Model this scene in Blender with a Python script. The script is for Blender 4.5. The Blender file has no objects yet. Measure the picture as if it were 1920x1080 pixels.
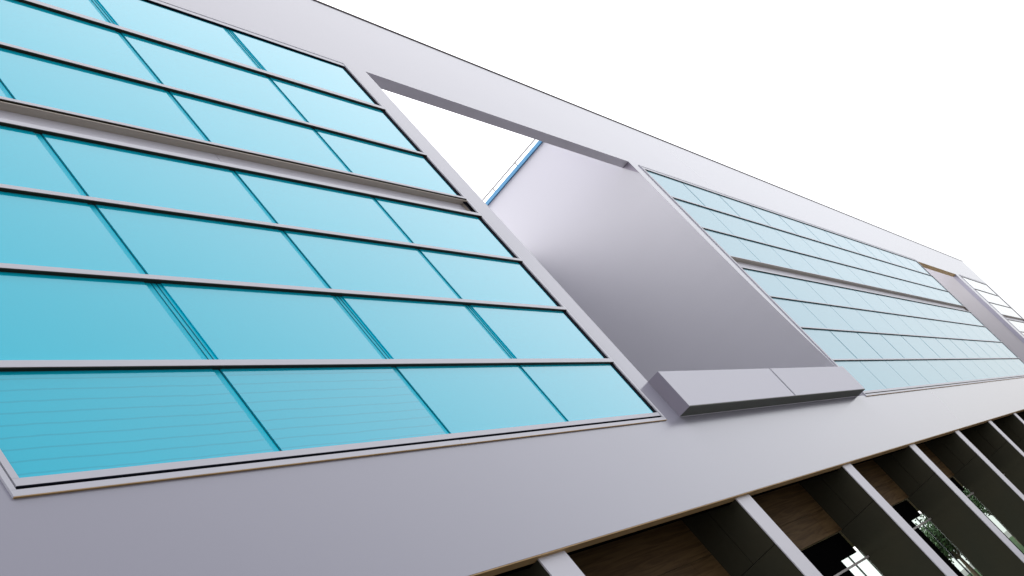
import bpy, bmesh, math, random
from mathutils import Vector, Matrix
random.seed(7)
sc = bpy.context.scene
COL = sc.collection
S = 0.25            # facade grid unit -> metres
CZ = 1.6            # eye height in metres

# ------------------------------------------------------------ camera
cam = bpy.data.cameras.new('camera')
cam.sensor_width = 36.0
cam.lens = 47.10
cam.clip_start = 0.05
cam.clip_end = 3000
co = bpy.data.objects.new('camera', cam)
COL.objects.link(co)
co.matrix_world = Matrix(((0.45573301, -0.04545658, -0.88895508, 0.0),
                          (-0.63658197, -0.71468598, -0.28980569, -20 * S),
                          (-0.62215016, 0.69796679, -0.35464283, CZ),
                          (0, 0, 0, 1)))
sc.camera = co

# ------------------------------------------------------------ light
SUN = Vector((-0.30, 0.60, 0.73)).normalized()      # direction to the sun (behind the building)
elev = math.asin(SUN.z)
w = bpy.data.worlds.new("World")
sc.world = w
w.use_nodes = True
nt = w.node_tree
nt.nodes.clear()
out = nt.nodes.new('ShaderNodeOutputWorld')
sky = nt.nodes.new('ShaderNodeTexSky')
sky.sky_type = 'NISHITA'
sky.sun_disc = False
sky.sun_elevation = elev
sky.sun_rotation = math.atan2(SUN.x, SUN.y)
sky.dust_density = 4.0
bg1 = nt.nodes.new('ShaderNodeBackground')
bg1.inputs['Strength'].default_value = 0.05
nt.links.new(sky.outputs[0], bg1.inputs['Color'])
# thin bright overcast: brightest overhead, a third of that at the horizon
tc = nt.nodes.new('ShaderNodeTexCoord')
sp = nt.nodes.new('ShaderNodeSeparateXYZ')
nt.links.new(tc.outputs['Generated'], sp.inputs[0])
mr = nt.nodes.new('ShaderNodeMapRange')
nt.links.new(sp.outputs['Z'], mr.inputs['Value'])
OVERCAST = 3.1
mr.inputs['From Min'].default_value = 0.0
mr.inputs['From Max'].default_value = 1.0
mr.inputs['To Min'].default_value = OVERCAST * 0.44
mr.inputs['To Max'].default_value = OVERCAST
nz = nt.nodes.new('ShaderNodeTexNoise')
nz.inputs['Scale'].default_value = 2.2
nz.inputs['Detail'].default_value = 4
nt.links.new(tc.outputs['Generated'], nz.inputs['Vector'])
mrn = nt.nodes.new('ShaderNodeMapRange')
nt.links.new(nz.outputs['Fac'], mrn.inputs['Value'])
mrn.inputs['From Min'].default_value = 0.3
mrn.inputs['From Max'].default_value = 0.7
mrn.inputs['To Min'].default_value = 0.97
mrn.inputs['To Max'].default_value = 1.06
mu = nt.nodes.new('ShaderNodeMath')
mu.operation = 'MULTIPLY'
nt.links.new(mr.outputs[0], mu.inputs[0])
nt.links.new(mrn.outputs[0], mu.inputs[1])
# the side of the sky with the veiled sun is brighter than the side behind the viewer
mry = nt.nodes.new('ShaderNodeFloatCurve')
half = nt.nodes.new('ShaderNodeMath')
half.operation = 'MULTIPLY_ADD'
nt.links.new(sp.outputs['Y'], half.inputs[0])
half.inputs[1].default_value = 0.5
half.inputs[2].default_value = 0.5
nt.links.new(half.outputs[0], mry.inputs['Value'])
cv = mry.mapping.curves[0]
cv.points[0].location = (0.0, 0.105)
cv.points[1].location = (1.0, 0.82)
for px_, py_ in ((0.33, 0.325), (0.50, 0.33), (0.70, 0.66)):
    cv.points.new(px_, py_)
mry.mapping.update()
mrd = nt.nodes.new('ShaderNodeMath')
mrd.operation = 'MULTIPLY'
nt.links.new(mry.outputs[0], mrd.inputs[0])
mrd.inputs[1].default_value = 2.0
muy = nt.nodes.new('ShaderNodeMath')
muy.operation = 'MULTIPLY'
nt.links.new(mu.outputs[0], muy.inputs[0])
nt.links.new(mrd.outputs[0], muy.inputs[1])
mu = muy
bg2 = nt.nodes.new('ShaderNodeBackground')
bg2.inputs['Color'].default_value = (1.0, 0.985, 0.985, 1)
nt.links.new(mu.outputs[0], bg2.inputs['Strength'])
ad = nt.nodes.new('ShaderNodeAddShader')
nt.links.new(bg1.outputs[0], ad.inputs[0])
nt.links.new(bg2.outputs[0], ad.inputs[1])
nt.links.new(ad.outputs[0], out.inputs['Surface'])

sl = bpy.data.lights.new('sun', 'SUN')
sl.energy = 2.6
sl.angle = math.radians(50)
sl.color = (1.0, 0.97, 0.93)
so = bpy.data.objects.new('sun', sl)
COL.objects.link(so)
so.rotation_euler = SUN.to_track_quat('Z', 'Y').to_euler()
so.location = (0, 0, 60)

sc.view_settings.view_transform = 'Standard'
sc.view_settings.look = 'None'
sc.view_settings.exposure = 0.0
sc.view_settings.gamma = 1.0
sc.view_settings.use_curve_mapping = False
sc.render.engine = 'CYCLES'
sc.cycles.max_bounces = 6
sc.cycles.diffuse_bounces = 3
sc.cycles.glossy_bounces = 4

# ------------------------------------------------------------ materials
def mat(name, col, rough=0.5, spec=0.5, metal=0.0, ior=1.5, vary=0.06, scale=3.0, bump=0.0, bscale=40.0, col2=None):
    m = bpy.data.materials.new(name)
    m.use_nodes = True
    n = m.node_tree.nodes
    l = m.node_tree.links
    b = n['Principled BSDF']
    b.inputs['Roughness'].default_value = rough
    b.inputs['Specular IOR Level'].default_value = spec
    b.inputs['Metallic'].default_value = metal
    b.inputs['IOR'].default_value = ior
    t = n.new('ShaderNodeTexCoord')
    z = n.new('ShaderNodeTexNoise')
    z.inputs['Scale'].default_value = scale
    z.inputs['Detail'].default_value = 5
    l.new(t.outputs['Object'], z.inputs['Vector'])
    mx = n.new('ShaderNodeMix')
    mx.data_type = 'RGBA'
    l.new(z.outputs['Fac'], mx.inputs['Factor'])
    a = [c * (1 - vary) for c in col]
    c2 = col2 if col2 else [min(1, c * (1 + vary)) for c in col]
    mx.inputs['A'].default_value = (*a, 1)
    mx.inputs['B'].default_value = (*c2, 1)
    l.new(mx.outputs['Result'], b.inputs['Base Color'])
    if bump:
        z2 = n.new('ShaderNodeTexNoise')
        z2.inputs['Scale'].default_value = bscale
        z2.inputs['Detail'].default_value = 3
        l.new(t.outputs['Object'], z2.inputs['Vector'])
        bp = n.new('ShaderNodeBump')
        bp.inputs['Strength'].default_value = bump
        bp.inputs['Distance'].default_value = 0.01
        l.new(z2.outputs['Fac'], bp.inputs['Height'])
        l.new(bp.outputs['Normal'], b.inputs['Normal'])
    return m

M = {}
M['panel'] = mat('lavender_grey_metal_panel', (0.33, 0.326, 0.40), 0.21, 0.5, ior=1.75, vary=0.02, scale=0.5, bump=0.03, bscale=6)
M['panel'].node_tree.nodes['Principled BSDF'].inputs['Specular Tint'].default_value = (0.3, 0.3, 0.33, 1)
_p = M['panel'].node_tree.nodes['Principled BSDF'].inputs
_p['Coat Weight'].default_value = 0.6
_p['Coat IOR'].default_value = 1.28
_p['Coat Roughness'].default_value = 0.20
M['sidewall'] = mat('smooth_painted_wall', (0.435, 0.435, 0.485), 0.6, 0.4, vary=0.015, scale=0.6)
M['grey_wall'] = mat('grey_painted_wall', (0.44, 0.43, 0.46), 0.6, 0.3, vary=0.02, scale=0.6)
M['soffit'] = mat('grey_soffit_panel', (0.58, 0.565, 0.63), 0.5, 0.3, vary=0.02)
M['gold'] = mat('ochre_soffit_board', (0.62, 0.42, 0.16), 0.5, 0.3, vary=0.15, scale=2)
M['frame'] = mat('silver_anodised_aluminium', (0.56, 0.56, 0.63), 0.32, 0.5, vary=0.03, scale=4)
M['gasket'] = mat('black_rubber_gasket', (0.006, 0.007, 0.014), 0.9, 0.05, vary=0.2)
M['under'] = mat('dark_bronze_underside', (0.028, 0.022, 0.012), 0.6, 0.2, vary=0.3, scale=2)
M['channel'] = mat('taupe_metal_channel', (0.47, 0.41, 0.35), 0.5, 0.3, vary=0.10, scale=1.5)
M['channel_back'] = mat('pale_metal_channel_back', (0.60, 0.59, 0.66), 0.4, 0.4, vary=0.05, scale=6)
M['teal'] = mat('teal_glass_edge', (0.0, 0.56, 0.76), 0.35, 0.15, vary=0.08, scale=4)
M['trim'] = mat('dark_roof_edge_trim', (0.06, 0.04, 0.03), 0.5, 0.3, vary=0.2)
M['lip'] = mat('brown_timber_lip', (0.50, 0.33, 0.16), 0.6, 0.2, vary=0.35, scale=1.4)
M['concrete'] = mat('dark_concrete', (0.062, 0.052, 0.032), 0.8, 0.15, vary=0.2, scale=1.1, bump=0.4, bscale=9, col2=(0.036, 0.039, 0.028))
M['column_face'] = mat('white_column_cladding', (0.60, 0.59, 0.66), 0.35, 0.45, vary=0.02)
M['black'] = mat('black_void_panel', (0.002, 0.002, 0.002), 0.95, 0.0, vary=0.2)
M['bar'] = mat('grey_steel_rail', (0.35, 0.32, 0.31), 0.4, 0.4, vary=0.1)
M['box'] = mat('pale_metal_box_front', (0.58, 0.575, 0.66), 0.4, 0.4, vary=0.015, scale=1)
M['box_side_and_shade'] = mat('dark_end_plate_and_corner_shade', (0.27, 0.25, 0.31), 0.5, 0.3, vary=0.03)
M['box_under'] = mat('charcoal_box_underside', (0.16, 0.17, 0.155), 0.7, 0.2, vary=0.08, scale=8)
M['blue'] = mat('blue_coping_film', (0.06, 0.21, 0.38), 0.4, 0.4, vary=0.1, scale=1.5)
M['rail'] = mat('grey_rail', (0.20, 0.19, 0.18), 0.4, 0.5, vary=0.1)
M['roof'] = mat('pale_roof_membrane', (0.45, 0.45, 0.45), 0.8, 0.2, vary=0.1)
M['paving'] = mat('grey_paving', (0.16, 0.155, 0.15), 0.85, 0.2, vary=0.2, scale=0.8, bump=0.3, bscale=20)
M['lawn'] = mat('lawn', (0.022, 0.045, 0.013), 0.9, 0.1, vary=0.4, scale=3)
M['bark'] = mat('bark', (0.09, 0.065, 0.045), 0.9, 0.1, vary=0.3, scale=8, bump=0.5)
M['leaf'] = mat('leaf', (0.024, 0.056, 0.016), 0.6, 0.3, vary=0.5, scale=6)
M['flower'] = mat('red_flower', (0.5, 0.02, 0.03), 0.6, 0.3, vary=0.3)

def glass(name, base, ior=1.5, rough=0.03, louvre=False):
    m = bpy.data.materials.new(name)
    m.use_nodes = True
    n = m.node_tree.nodes
    l = m.node_tree.links
    b = n['Principled BSDF']
    b.inputs['IOR'].default_value = ior
    b.inputs['Specular Tint'].default_value = (0.0, 0.8, 1.0, 1)
    b.inputs['Coat Weight'].default_value = 1.0
    b.inputs['Coat IOR'].default_value = 1.22
    b.inputs['Coat Roughness'].default_value = 0.02
    t = n.new('ShaderNodeTexCoord')
    z = n.new('ShaderNodeTexNoise')
    z.inputs['Scale'].default_value = 0.7
    z.inputs['Detail'].default_value = 3
    l.new(t.outputs['Object'], z.inputs['Vector'])
    mx = n.new('ShaderNodeMix')
    mx.data_type = 'RGBA'
    l.new(z.outputs['Fac'], mx.inputs['Factor'])
    mx.inputs['A'].default_value = (*[c * 0.96 for c in base], 1)
    mx.inputs['B'].default_value = (*[c * 1.04 for c in base], 1)
    res = mx.outputs['Result']
    if louvre:
        # the louvre blades seen through the coated glass
        s = n.new('ShaderNodeSeparateXYZ')
        l.new(t.outputs['Object'], s.inputs[0])
        nn = n.new('ShaderNodeTexNoise')
        nn.inputs['Scale'].default_value = 2.0
        l.new(t.outputs['Object'], nn.inputs['Vector'])
        k = n.new('ShaderNodeMath'); k.operation = 'MULTIPLY_ADD'
        l.new(nn.outputs['Fac'], k.inputs[0]); k.inputs[1].default_value = 0.03
        l.new(s.outputs['Z'], k.inputs[2])
        f1 = n.new('ShaderNodeMath'); f1.operation = 'MULTIPLY'
        l.new(k.outputs[0], f1.inputs[0]); f1.inputs[1].default_value = 1 / 0.098
        f2 = n.new('ShaderNodeMath'); f2.operation = 'FRACT'
        l.new(f1.outputs[0], f2.inputs[0])
        rp = n.new('ShaderNodeValToRGB')
        e = rp.color_ramp.elements
        e[0].position = 0.0; e[0].color = (1, 1, 1, 1)
        e[1].position = 0.80; e[1].color = (1, 1, 1, 1)
        q = e.new(0.90); q.color = (0.68, 0.74, 0.76, 1)
        q = e.new(1.0); q.color = (0.97, 0.97, 0.97, 1)
        l.new(f2.outputs[0], rp.inputs[0])
        m2 = n.new('ShaderNodeMix'); m2.data_type = 'RGBA'; m2.blend_type = 'MULTIPLY'
        m2.inputs['Factor'].default_value = 1
        l.new(res, m2.inputs['A']); l.new(rp.outputs[0], m2.inputs['B'])
        res = m2.outputs['Result']
    l.new(res, b.inputs['Base Color'])
    b.inputs['Roughness'].default_value = rough
    z2 = n.new('ShaderNodeTexNoise')
    z2.inputs['Scale'].default_value = 1.1
    l.new(t.outputs['Object'], z2.inputs['Vector'])
    bp = n.new('ShaderNodeBump')
    bp.inputs['Strength'].default_value = 0.04
    bp.inputs['Distance'].default_value = 0.02
    l.new(z2.outputs['Fac'], bp.inputs['Height'])
    l.new(bp.outputs['Normal'], b.inputs['Normal'])
    return m

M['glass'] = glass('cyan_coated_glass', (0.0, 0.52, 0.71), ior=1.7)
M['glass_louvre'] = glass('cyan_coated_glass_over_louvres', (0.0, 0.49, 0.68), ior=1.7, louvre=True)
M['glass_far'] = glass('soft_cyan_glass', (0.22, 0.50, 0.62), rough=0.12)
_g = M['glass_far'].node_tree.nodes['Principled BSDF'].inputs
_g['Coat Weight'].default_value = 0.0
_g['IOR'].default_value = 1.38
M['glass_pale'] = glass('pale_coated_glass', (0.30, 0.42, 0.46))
def clear_glass():
    m = bpy.data.materials.new('clear_ground_floor_glass')
    m.use_nodes = True
    n = m.node_tree.nodes; l = m.node_tree.links
    n.clear()
    o = n.new('ShaderNodeOutputMaterial'); mx = n.new('ShaderNodeMixShader')
    tr = n.new('ShaderNodeBsdfTransparent'); tr.inputs[0].default_value = (0.90, 0.96, 0.93, 1)
    gl = n.new('ShaderNodeBsdfGlossy'); gl.inputs['Roughness'].default_value = 0.02
    mx.inputs[0].default_value = 0.10
    l.new(tr.outputs[0], mx.inputs[1]); l.new(gl.outputs[0], mx.inputs[2])
    l.new(mx.outputs[0], o.inputs[0])
    return m
M['clear'] = clear_glass()
M['joint'] = mat('dark_teal_silicone_joint', (0.0, 0.12, 0.17), 0.5, 0.15, vary=0.2)
M['far_gasket'] = mat('grey_weathered_gasket', (0.13, 0.115, 0.10), 0.5, 0.3, vary=0.2)

def plywood():
    m = bpy.data.materials.new('dark_plywood')
    m.use_nodes = True
    n = m.node_tree.nodes; l = m.node_tree.links
    b = n['Principled BSDF']
    b.inputs['Roughness'].default_value = 0.7
    b.inputs['Specular IOR Level'].default_value = 0.15
    t = n.new('ShaderNodeTexCoord')
    mp = n.new('ShaderNodeMapping')
    mp.inputs['Rotation'].default_value = (0, math.radians(-28), 0)
    mp.inputs['Scale'].default_value = (0.45, 1, 9.0)
    l.new(t.outputs['Object'], mp.inputs[0])
    wv = n.new('ShaderNodeTexNoise')
    wv.inputs['Scale'].default_value = 1.6
    wv.inputs['Detail'].default_value = 5
    wv.inputs['Distortion'].default_value = 1.5
    l.new(mp.outputs[0], wv.inputs['Vector'])
    rp = n.new('ShaderNodeValToRGB')
    e = rp.color_ramp.elements
    e[0].color = (0.070, 0.038, 0.014, 1); e[1].color = (0.120, 0.072, 0.029, 1)
    e[0].position = 0.38; e[1].position = 0.60
    l.new(wv.outputs['Fac'], rp.inputs[0])
    l.new(rp.outputs[0], b.inputs['Base Color'])
    return m
M['ply'] = plywood()

# ------------------------------------------------------------ builders (grid units in, metres out)
WLOC = {}
def W(x, y, z):
    return Vector((x * S, y * S, z * S + CZ))

class MB:
    def __init__(self):
        self.v = []; self.f = []
    def box(self, x0, x1, y0, y1, z0, z1):
        i = len(self.v)
        for x in (x0, x1):
            for y in (y0, y1):
                for z in (z0, z1):
                    self.v.append(W(x, y, z))
        for q in ((0, 1, 3, 2), (4, 6, 7, 5), (0, 4, 5, 1), (2, 3, 7, 6), (0, 2, 6, 4), (1, 5, 7, 3)):
            self.f.append(tuple(i + k for k in q))
        return self
    def prism(self, pts, ax, a, b):
        """polygon pts extruded along axis ax ('x','y') from a to b"""
        i = len(self.v); k = len(pts)
        for t in (a, b):
            for p, q in pts:
                self.v.append(W(t, p, q) if ax == 'x' else W(p, t, q))
        self.f.append(tuple(range(i, i + k)))
        self.f.append(tuple(range(i + 2 * k - 1, i + k - 1, -1)))
        for j in range(k):
            n = (j + 1) % k
            self.f.append((i + j, i + k + j, i + k + n, i + n))
        return self
    def build(self, name, m, parent=None, bevel=0):
        lo = Vector([min(p[k] for p in self.v) for k in range(3)])
        hi = Vector([max(p[k] for p in self.v) for k in range(3)])
        c = (lo + hi) / 2
        me = bpy.data.meshes.new(name)
        me.from_pydata([p - c for p in self.v], [], self.f)
        bm = bmesh.new(); bm.from_mesh(me)
        bmesh.ops.recalc_face_normals(bm, faces=bm.faces)
        bm.to_mesh(me); bm.free()
        me.materials.append(m)
        o = bpy.data.objects.new(name, me)
        COL.objects.link(o)
        pl = WLOC[parent.name] if parent else Vector((0, 0, 0))
        o.location = c - pl
        WLOC[o.name] = c
        if parent: o.parent = parent
        if bevel:
            md = o.modifiers.new('bevel', 'BEVEL'); md.width = bevel; md.segments = 2; md.limit_method = 'ANGLE'
        return o

def empty(name, loc):
    o = bpy.data.objects.new(name, None)
    COL.objects.link(o); o.location = loc; WLOC[o.name] = Vector(loc)
    o.empty_display_size = 0.3
    return o
def tag(o, label, cat, group=None):
    o['label'] = label; o['category'] = cat
    if group: o['group'] = group
def struct(o):
    o['kind'] = 'structure'; return o

# ------------------------------------------------------------ ground
def sheet(name, x0, x1, y0, y1, z, m):
    me = bpy.data.meshes.new(name)
    me.from_pydata([(x0, y0, z), (x1, y0, z), (x1, y1, z), (x0, y1, z)], [], [(0, 1, 2, 3)])
    me.materials.append(m)
    o = bpy.data.objects.new(name, me); COL.objects.link(o)
    return struct(o)
sheet('ground', -1200, 1200, -1200, 1200, 0.0, M['paving'])
sheet('lawn', -80, 260, 7.6, 90, 0.004, M['lawn'])

# ------------------------------------------------------------ the building
GZ = -CZ / S                                   # ground level in grid units
FX0, FX1 = -60.0, 338.3
FZ0, FZ1 = 9.70, 51.74
TH = 0.78
B = empty('office_building', (30, 0, 0))
tag(B, 'lavender grey office building with cyan glass bands above a row of blade columns', 'building')

R1 = (68.2, 110.7, 15.03, 43.9)
R2 = (247.2, 290.2, 15.03, 43.5)
W1 = (22.86, 65.72, 14.95, 43.93)
W2 = (113.15, 246.3, 14.95, 43.8)
W3 = (296.0, 335.7, 14.95, 43.8)
def bow(z):                                    # right jamb of the first notch flares towards its foot
    t = max(0, (43.9 - z) / 26.0)
    return 2.05 * min(1.2, t) ** 3 if t < 1 else 2.05
ZS = [15.03 + (43.9 - 15.03) * k / 14 for k in range(15)]

def facade():
    xs = sorted({FX0, FX1, R1[0], R1[1], R2[0], R2[1], W1[0], W1[1], W2[0], W2[1], W3[0], W3[1]})
    zs = sorted({FZ0, FZ1, 14.95, 43.5, 43.8, 43.93} | set(ZS))
    holes = [R1, R2, W1, W2, W3]
    def solid(i, j):
        if i < 0 or j < 0 or i >= len(xs) - 1 or j >= len(zs) - 1: return False
        cx = (xs[i] + xs[i + 1]) / 2; cz = (zs[j] + zs[j + 1]) / 2
        return not any(h[0] < cx < h[1] and h[2] < cz < h[3] for h in holes)
    bm = bmesh.new(); cache = {}
    def V(i, j, b):
        if (i, j, b) not in cache:
            x = xs[i]
            if abs(x - R1[1]) < 1e-6: x += bow(zs[j])
            cache[(i, j, b)] = bm.verts.new(W(x, TH if b else 0, zs[j]))
        return cache[(i, j, b)]
    for i in range(len(xs) - 1):
        for j in range(len(zs) - 1):
            if not solid(i, j): continue
            bm.faces.new([V(i, j, 0), V(i + 1, j, 0), V(i + 1, j + 1, 0), V(i, j + 1, 0)])
            bm.faces.new([V(i, j, 1), V(i, j + 1, 1), V(i + 1, j + 1, 1), V(i + 1, j, 1)])
            if not solid(i - 1, j): bm.faces.new([V(i, j, 0), V(i, j + 1, 0), V(i, j + 1, 1), V(i, j, 1)])
            if not solid(i + 1, j): bm.faces.new([V(i + 1, j, 0), V(i + 1, j, 1), V(i + 1, j + 1, 1), V(i + 1, j + 1, 0)])
            if not solid(i, j - 1): bm.faces.new([V(i, j, 0), V(i, j, 1), V(i + 1, j, 1), V(i + 1, j, 0)])
            if not solid(i, j + 1): bm.faces.new([V(i, j + 1, 0), V(i + 1, j + 1, 0), V(i + 1, j + 1, 1), V(i, j + 1, 1)])
    bmesh.ops.recalc_face_normals(bm, faces=bm.faces)
    bl = WLOC[B.name]
    for v in bm.verts: v.co -= bl
    me = bpy.data.meshes.new('facade'); bm.to_mesh(me); bm.free()
    me.materials.append(M['panel'])
    o = bpy.data.objects.new('facade', me); COL.objects.link(o); o.parent = B
    WLOC[o.name] = bl.copy()
    return o
fac = facade()
fac['label'] = 'smooth lavender grey panelled front wall'

# body behind the front wall
T2 = TH + 0.02
rb = MB()
rb.box(FX0, 66.9, T2, 13.9, 15.0, 51.3)
rb.box(114.5, 246.9, T2 + 1.0, 13.9, 15.0, 51.3)
rb.box(292.2, 337.9, T2 + 1.0, 13.9, 15.0, 51.3)
rb.box(FX0, 337.9, 14.0, 30, 15.0, 46.0)  # unseen rear block, top kept low so sun reaches the notch wall
rb.box(FX0, 337.9, T2, 29.9, 11.6, 14.98)
rb.build('inner_wall', M['grey_wall'], B)

def side_wall():
    mb = MB()
    def stack(zs, y0, dx):
        i0 = len(mb.v); n = len(zs)
        for z in zs:
            x = 110.7 - dx + (bow(z) if z <= 43.9 else 0)
            xb = 114.4 if y0 > .5 else x + dx - .004
            y1 = 13.95 if y0 > .5 else T2 - .002
            for (xx, y) in ((x, y0), (x, y1), (xb, y1), (xb, y0)):
                mb.v.append(W(xx, y, z))
        for k in range(n - 1):
            a = i0 + 4 * k; b = a + 4
            for q in range(4):
                r = (q + 1) % 4
                mb.f.append((a + q, a + r, b + r, b + q))
        mb.f.append((i0, i0 + 1, i0 + 2, i0 + 3)); e = i0 + 4 * (n - 1)
        mb.f.append((e + 3, e + 2, e + 1, e))
    stack(ZS + [51.5], T2, 0.03)
    stack([15.04] + ZS[1:-1] + [43.86], 0.004, 0.03)
    o = mb.build('notch_side_wall', M['sidewall'], B)
    for p in o.data.polygons: p.use_smooth = False
    return o
side_wall()['label'] = 'smooth tall side wall of the open notch under the blue coping'
mb = MB().box(290.4, 292.1, T2, 13.95, 15.03, 51.5)
mb.build('notch_side_wall', M['grey_wall'], B)['label'] = 'flat grey side wall of the far notch'
MB().box(67.0, 68.1, T2, 13.95, 15.03, 51.5).build('notch_side_wall', M['sidewall'], B)
MB().box(247.0, 247.3, T2, 13.95, 15.03, 51.5).build('notch_side_wall', M['grey_wall'], B)

# undersides of the beam over the notches
s1 = MB().box(R1[0] + .02, R1[1] + .0, 0.004, TH - .004, R1[3] - .016, R1[3] - .002).build('soffit', M['soffit'], B)
s1['label'] = 'grey underside of the beam over the open notch'
s2 = MB().box(R2[0] + .02, R2[1] - .02, 0.004, TH - .004, R2[3] - .02, R2[3] - .002).build('soffit', M['gold'], B)
s2['label'] = 'ochre underside of the beam over the far notch'
MB().prism([(0.01, 43.86), (0.77, 43.86), (0.01, 42.35)], 'x', 110.652, 110.666).build('painted_corner_shade', M['box_side_and_shade'], B)  # dark triangle painted in for the soft shade under the beam end

# roof edge
MB().box(FX0, FX1 + .05, -0.05, TH + .05, FZ1 + .005, FZ1 + .15).build('roof_edge', M['trim'], B)
# timber lip under the front wall
mb = MB(); x = FX0
while x < FX1:
    x2 = min(FX1, x + 11.5)
    mb.box(x, x2 - .04, 0.012, 0.45, FZ0 - .05, FZ0 - .003)
    x = x2
mb.build('timber_lip', M['lip'], B)
MB().box(FX0, FX1, 0.452, TH, FZ0 - .02, FZ0 - .003).build('lip_backing', M['black'], B)

# blue coping and guard rail on the notch wall
MB().box(110.45, 111.2, 0.85, 13.9, 51.52, 51.84).build('coping', M['blue'], B)['label'] = 'bright blue coping strip on top of the notch wall'
gr = MB().box(110.6, 110.72, 0.85, 13.9, 52.26, 52.36).build('guard_rail', M['rail'], B)
for y in (1.2, 4.45, 7.70, 10.95, 13.7):
    MB().box(110.62, 110.70, y - .05, y + .05, 51.91, 52.255).build('rail_post', M['rail'], gr)

# projecting box at the foot of the notch
bx = MB().box(68.24, 89.22, -0.8, -0.002, 15.10, 17.64).build('sill_box', M['box'], B, bevel=0.003)
bx['label'] = 'pale metal box projecting at the foot of the notch'
MB().box(89.60, 110.5, -0.8, -0.002, 15.10, 17.64).build('box_section', M['box'], bx, bevel=0.003)
MB().box(89.2, 89.6, -0.70, -0.04, 15.14, 17.60).build('box_joint', M['gasket'], bx)
MB().box(68.19, 68.236, -0.795, -0.001, 15.06, 17.635).build('end_plate', M['box_side_and_shade'], bx)
MB().box(68.24, 110.5, -0.795, -0.001, 15.05, 15.096).build('underside_plate', M['box_under'], bx)

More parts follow.
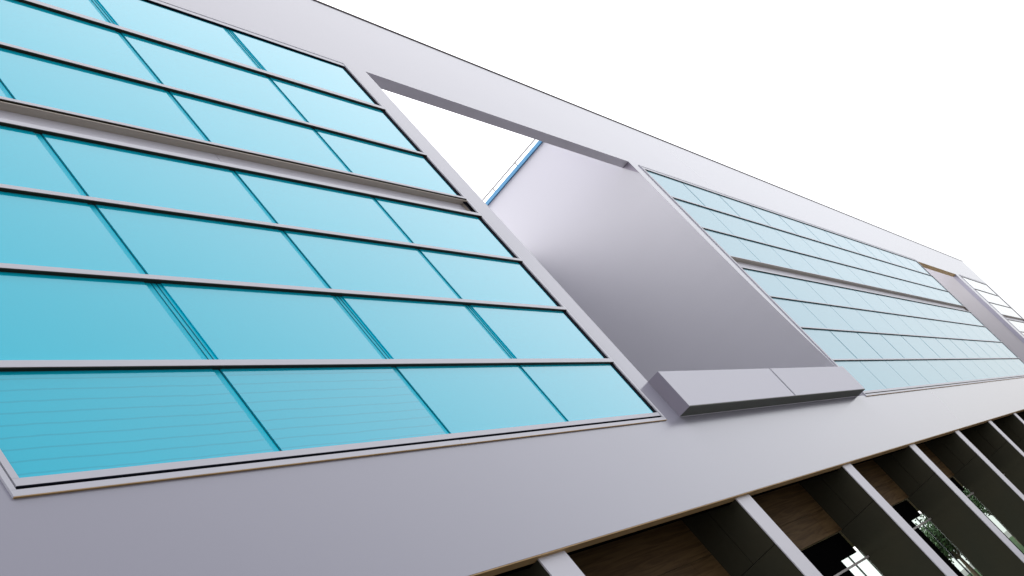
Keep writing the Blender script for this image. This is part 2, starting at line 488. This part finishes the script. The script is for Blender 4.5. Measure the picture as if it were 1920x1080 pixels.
# ------------------------------------------------------------ glass bands
# (top, bottom) of the glass of each of the seven rows
BARS = [(39.80, 39.54), (35.70, 35.52), (31.97, 31.82), (30.62, 30.40), (26.94, 26.76), (23.17, 22.97), (19.30, 19.05)]
ROWS = [(43.42, 39.60, 'double'), (39.62, 35.60, 'single'), (35.60, 31.90, 'single'),
        (30.48, 26.84, 'single'), (26.84, 23.05, 'single'), (23.05, 19.14, 'double'), (19.14, 15.42, 'single')]
def glass_band(x0, x1, mulls, label, far=0, pane_mat='glass'):
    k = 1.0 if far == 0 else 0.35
    z0, z1 = 14.95, 43.93 if far == 0 else 43.8
    # tinted glass edge seen in the joints
    root = MB().box(x0 + .02, x1 - .02, 0.075, 0.12, z0 + .02, 30.6).box(x0 + .02, x1 - .02, 0.075, 0.12, 31.71, z1 - .02).build('window_band', M['teal'], B)
    root['label'] = label
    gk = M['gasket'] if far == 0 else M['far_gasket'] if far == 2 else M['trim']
    fr = MB()
    cuts = [x0 - .15] + [m for i, m in enumerate(mulls) if i % 3 == 1] + [x1 + .15]
    for i in range(len(cuts) - 1):
        fr.box(cuts[i] + (.02 if i else 0), cuts[i + 1] - (.02 if i < len(cuts) - 2 else 0), -0.07 + .012 * (i % 2), -0.004, z0 - .03, z0 + .16)
    fr.box(x0 - .15, x1 + .15, -0.07, -0.004, z1 - .10, z1 + .05)
    fr.box(x0 - .15, x0 + .04, -0.07, -0.004, z0 + .165, z1 - .105)
    fr.box(x1 - .10, x1 + .15, -0.07, -0.004, z0 + .165, z1 - .105)
    fr.build('outer_frame', M['frame'], root)
    fi = MB()
    fi.box(x0 + .12, x1 - .20, -0.06, 0.06, z0 + .27, z0 + .50)
    fi.box(x0 + .12, x1 - .20, -0.06, 0.06, z1 - .42, z1 - .16)
    fi.box(x0 + .12, x0 + .35, -0.06, 0.06, z0 + .505, z1 - .425)
    fi.build('inner_frame', M['frame'], root)
    ga = MB()
    ga.box(x0 + .005, x1 - .005, 0.01, 0.055, z0 + .005, z0 + .265)
    ga.box(x0 + .125, x1 - .205, -0.056, 0.055, z1 - .46, z1 - .423)
    ga.box(x0 + .125, x1 - .205, -0.056, 0.055, z0 + .235, z0 + .268)
    ga.box(x1 - .52, x1 - .005, 0.0, 0.055, z0 + .51, z1 - .47)
    ga.box(x0 + .005, x0 + .118, 0.01, 0.055, z0 + .27, z1 - .2)
    ga.build('gasket', gk, root)
    MB().box(x0 - .14, x1 + .14, -0.068, -0.006, z0 - .055, z0 - .033).build('frame_underside', M['lip'], root)
    xi, xe = x0 + .36, x1 - .12
    for (t, b) in BARS:
        t = t if far == 0 else b + (t - b) * .6
        P = 0.115 if far == 0 else 0.075
        MB().box(xi, xe, -P, 0.02, b, t).build('transom', M['frame'], root)
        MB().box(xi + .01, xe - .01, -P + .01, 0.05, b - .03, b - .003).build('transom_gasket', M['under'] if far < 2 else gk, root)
    P = 0.115
    # open metal channel between the third and fourth rows
    MB().box(xi, xe, -P + .03, 0.24, 31.66, 31.70).build('channel_soffit', M['channel'], root)
    js = [x0 + .36] + [m for i, m in enumerate(mulls) if i % 2 == 1] + [xe]
    cb = MB()
    for i in range(len(js) - 1):
        cb.box(js[i] + (.02 if i else 0), js[i + 1] - .02, 0.245, 0.30, 30.4, 31.70)
    cb.build('channel_back', M['channel_back'], root)
    MB().box(xe - .3, xe, 0.0, 0.24, 30.70, 31.65).build('channel_end', M['channel'], root)
    edges = [x0 + .36] + mulls + [x1 - .44]
    for r, (zt, zb, kind) in enumerate(ROWS):
        for i in range(len(edges) - 1):
            gl = (.38 if kind == 'single' else .50) * k
            grt = (.03 if kind == 'single' else .32) * k
            xa = edges[i] + (grt if i else 0)
            xb = edges[i + 1] - (gl if i < len(edges) - 2 else 0)
            mm = pane_mat
            if r == 6 and i < 2 and far == 0: mm = 'glass_louvre'
            MB().box(xa, xb, 0.025, 0.06, zb + (.10 if kind == 'double' else .02), zt - (.10 if kind == 'double' else .03)).build('pane', M[mm], root)
    for m in mulls:
        jm = MB()
        for r, (zt, zb, kind) in enumerate(ROWS):
            if kind == 'single':
                jm.box(m - .02 * k, m + .02 * k, 0.05, 0.073, zb, zt)
            else:
                jm.box(m - .15 * k, m - .125 * k, 0.055, 0.073, zb, zt)
                jm.box(m + .10 * k, m + .125 * k, 0.055, 0.073, zb, zt)
        jm.build('mullion', M['joint'], root)
    return root
glass_band(W1[0], W1[1], [33.63, 44.11, 54.74], 'nearest band of large cyan glass panes in silver transoms')
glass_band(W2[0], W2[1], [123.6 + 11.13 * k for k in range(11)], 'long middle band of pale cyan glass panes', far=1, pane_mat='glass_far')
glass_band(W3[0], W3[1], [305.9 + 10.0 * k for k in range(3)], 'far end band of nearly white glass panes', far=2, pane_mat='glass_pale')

# ------------------------------------------------------------ ground floor behind the blade columns
COLX = [43.45 + 22.98 * k for k in range(-4, 13)]
CW = 2.22
gfl = MB()
gfl.box(FX0, FX0 + .4, 3.5, 29.8, GZ, 11.43)
gfl.build('ground_floor_wall', M['black'], B)
MB().box(FX0, FX1 - .3, TH + .02, 29.8, 11.45, 11.58).build('ground_floor_ceiling', M['ply'], B)
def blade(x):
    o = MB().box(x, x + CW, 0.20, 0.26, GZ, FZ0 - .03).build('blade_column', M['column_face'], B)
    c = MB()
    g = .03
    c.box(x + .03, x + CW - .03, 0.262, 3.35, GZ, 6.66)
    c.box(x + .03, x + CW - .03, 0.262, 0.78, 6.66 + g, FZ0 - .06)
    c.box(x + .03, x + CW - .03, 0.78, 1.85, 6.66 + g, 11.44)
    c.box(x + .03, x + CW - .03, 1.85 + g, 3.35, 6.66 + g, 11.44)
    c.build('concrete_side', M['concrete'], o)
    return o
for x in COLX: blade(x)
for k in range(8):
    xx = -40 + 52 * k
    MB().box(xx, xx + 1.2, 29.0, 29.7, GZ, 11.44).build('rear_post', M['rail'], B)
def bay(xl, xr):
    D = 3.19
    p = MB()
    p.box(xl, xr, D, D + .1, 8.49, 11.44)
    p.box(xl, xr - 3.27, D, D + .1, 6.69, 8.46)
    p.box(xr - 3.24, xr, D, D + .1, 6.69, 8.46)
    p.build('plywood_panel', M['ply'], B)
    MB().box(xl, xr, D + .3, D + .4, 5.03, 6.68).build('black_header', M['black'], B)
    MB().box(xl, xr - 5.3, D + .05, D + .2, GZ, 5.02).build('dark_door_panel', M['black'], B)
    g = MB()
    g.box(xr - 5.26, xr - 3.28, D + .06, D + .12, GZ, 5.0)
    g.box(xr - 3.22, xr - .01, D + .06, D + .12, GZ, 5.0)
    sh = g.build('shop_glass', M['clear'], B)
    b = MB().box(xl + .02, xr - .02, D - .10, D + .02, 4.26, 4.40).build('cross_rail', M['bar'], sh)
    MB().box(xr - 3.275, xr - 3.225, D + .02, D + .13, GZ, 4.98).build('glass_mullion', M['gasket'], sh)
for a, b in zip(COLX[:-1], COLX[1:]): bay(a + CW, b + .03)

# ------------------------------------------------------------ garden trees behind, seen through the ground floor glass
def tree(x, y, h, r, seed, label):
    rnd = random.Random(seed)
    root = empty('garden_tree', (x, y, 0))
    tag(root, label, 'tree', 'garden trees behind the building')
    # trunk and limbs
    tv = []; tf = []
    def tube(p0, p1, r0, r1, n=7):
        d = (p1 - p0).normalized(); u = d.orthogonal().normalized(); v = d.cross(u)
        i = len(tv)
        for p, rr in ((p0, r0), (p1, r1)):
            for k in range(n):
                a = 2 * math.pi * k / n
                tv.append(p + (u * math.cos(a) + v * math.sin(a)) * rr)
        for k in range(n):
            tf.append((i + k, i + (k + 1) % n, i + n + (k + 1) % n, i + n + k))
    top = Vector((0, 0, h * .45))
    tube(Vector((0, 0, 0)), top, .16, .10)
    tips = []
    for k in range(7):
        a = k * 2.4 + rnd.random()
        e = top + Vector((math.cos(a) * r * .6, math.sin(a) * r * .6, h * (.15 + .3 * rnd.random())))
        tube(top, e, .08, .025); tips.append(e)
    me = bpy.data.meshes.new('trunk'); me.from_pydata(tv, [], tf); me.materials.append(M['bark'])
    o = bpy.data.objects.new('trunk', me); COL.objects.link(o); o.parent = root
    lv = []; lf = []
    for e in tips + [top + Vector((0, 0, h * .35))]:
        for q in range(420):
            d = Vector((rnd.gauss(0, 1), rnd.gauss(0, 1), rnd.gauss(0, .8))) * r * .27
            c = e + d
            if c.z > h: continue
            n = Vector((rnd.gauss(0, 1), rnd.gauss(0, 1), rnd.gauss(0, 1))).normalized()
            u = n.orthogonal().normalized() * .07; v = n.cross(u).normalized() * .11
            i = len(lv); lv += [c - u, c + v, c + u, c - v]; lf.append((i, i + 1, i + 2, i + 3))
    me = bpy.data.meshes.new('crown'); me.from_pydata(lv, [], lf); me.materials.append(M['leaf'])
    o = bpy.data.objects.new('crown', me); COL.objects.link(o); o.parent = root
TREES = [(96, 13.6, 6.1, 2.0, 'leafy garden tree with red blossom glimpsed through the ground floor glass'),
         (104, 18.6, 6.6, 2.1, 'tall leafy garden tree behind the blossoming one'),
         (88, 13.5, 4.6, 1.6, 'low bushy garden tree left of the blossoming one'),
         (112, 14.2, 6.4, 2.1, 'leafy garden tree nearest the far building end'),
         (92, 19.5, 4.3, 1.6, 'small pale garden tree out on the lawn'),
         (124, 18.0, 7.2, 2.5, 'largest garden tree at the back of the lawn'),
         (118, 22.5, 7.0, 2.3, 'round garden tree between the two back rows')]
for i, (x, y, h, r, lb) in enumerate(TREES):
    tree(x, y, h, r, i + 3, lb)
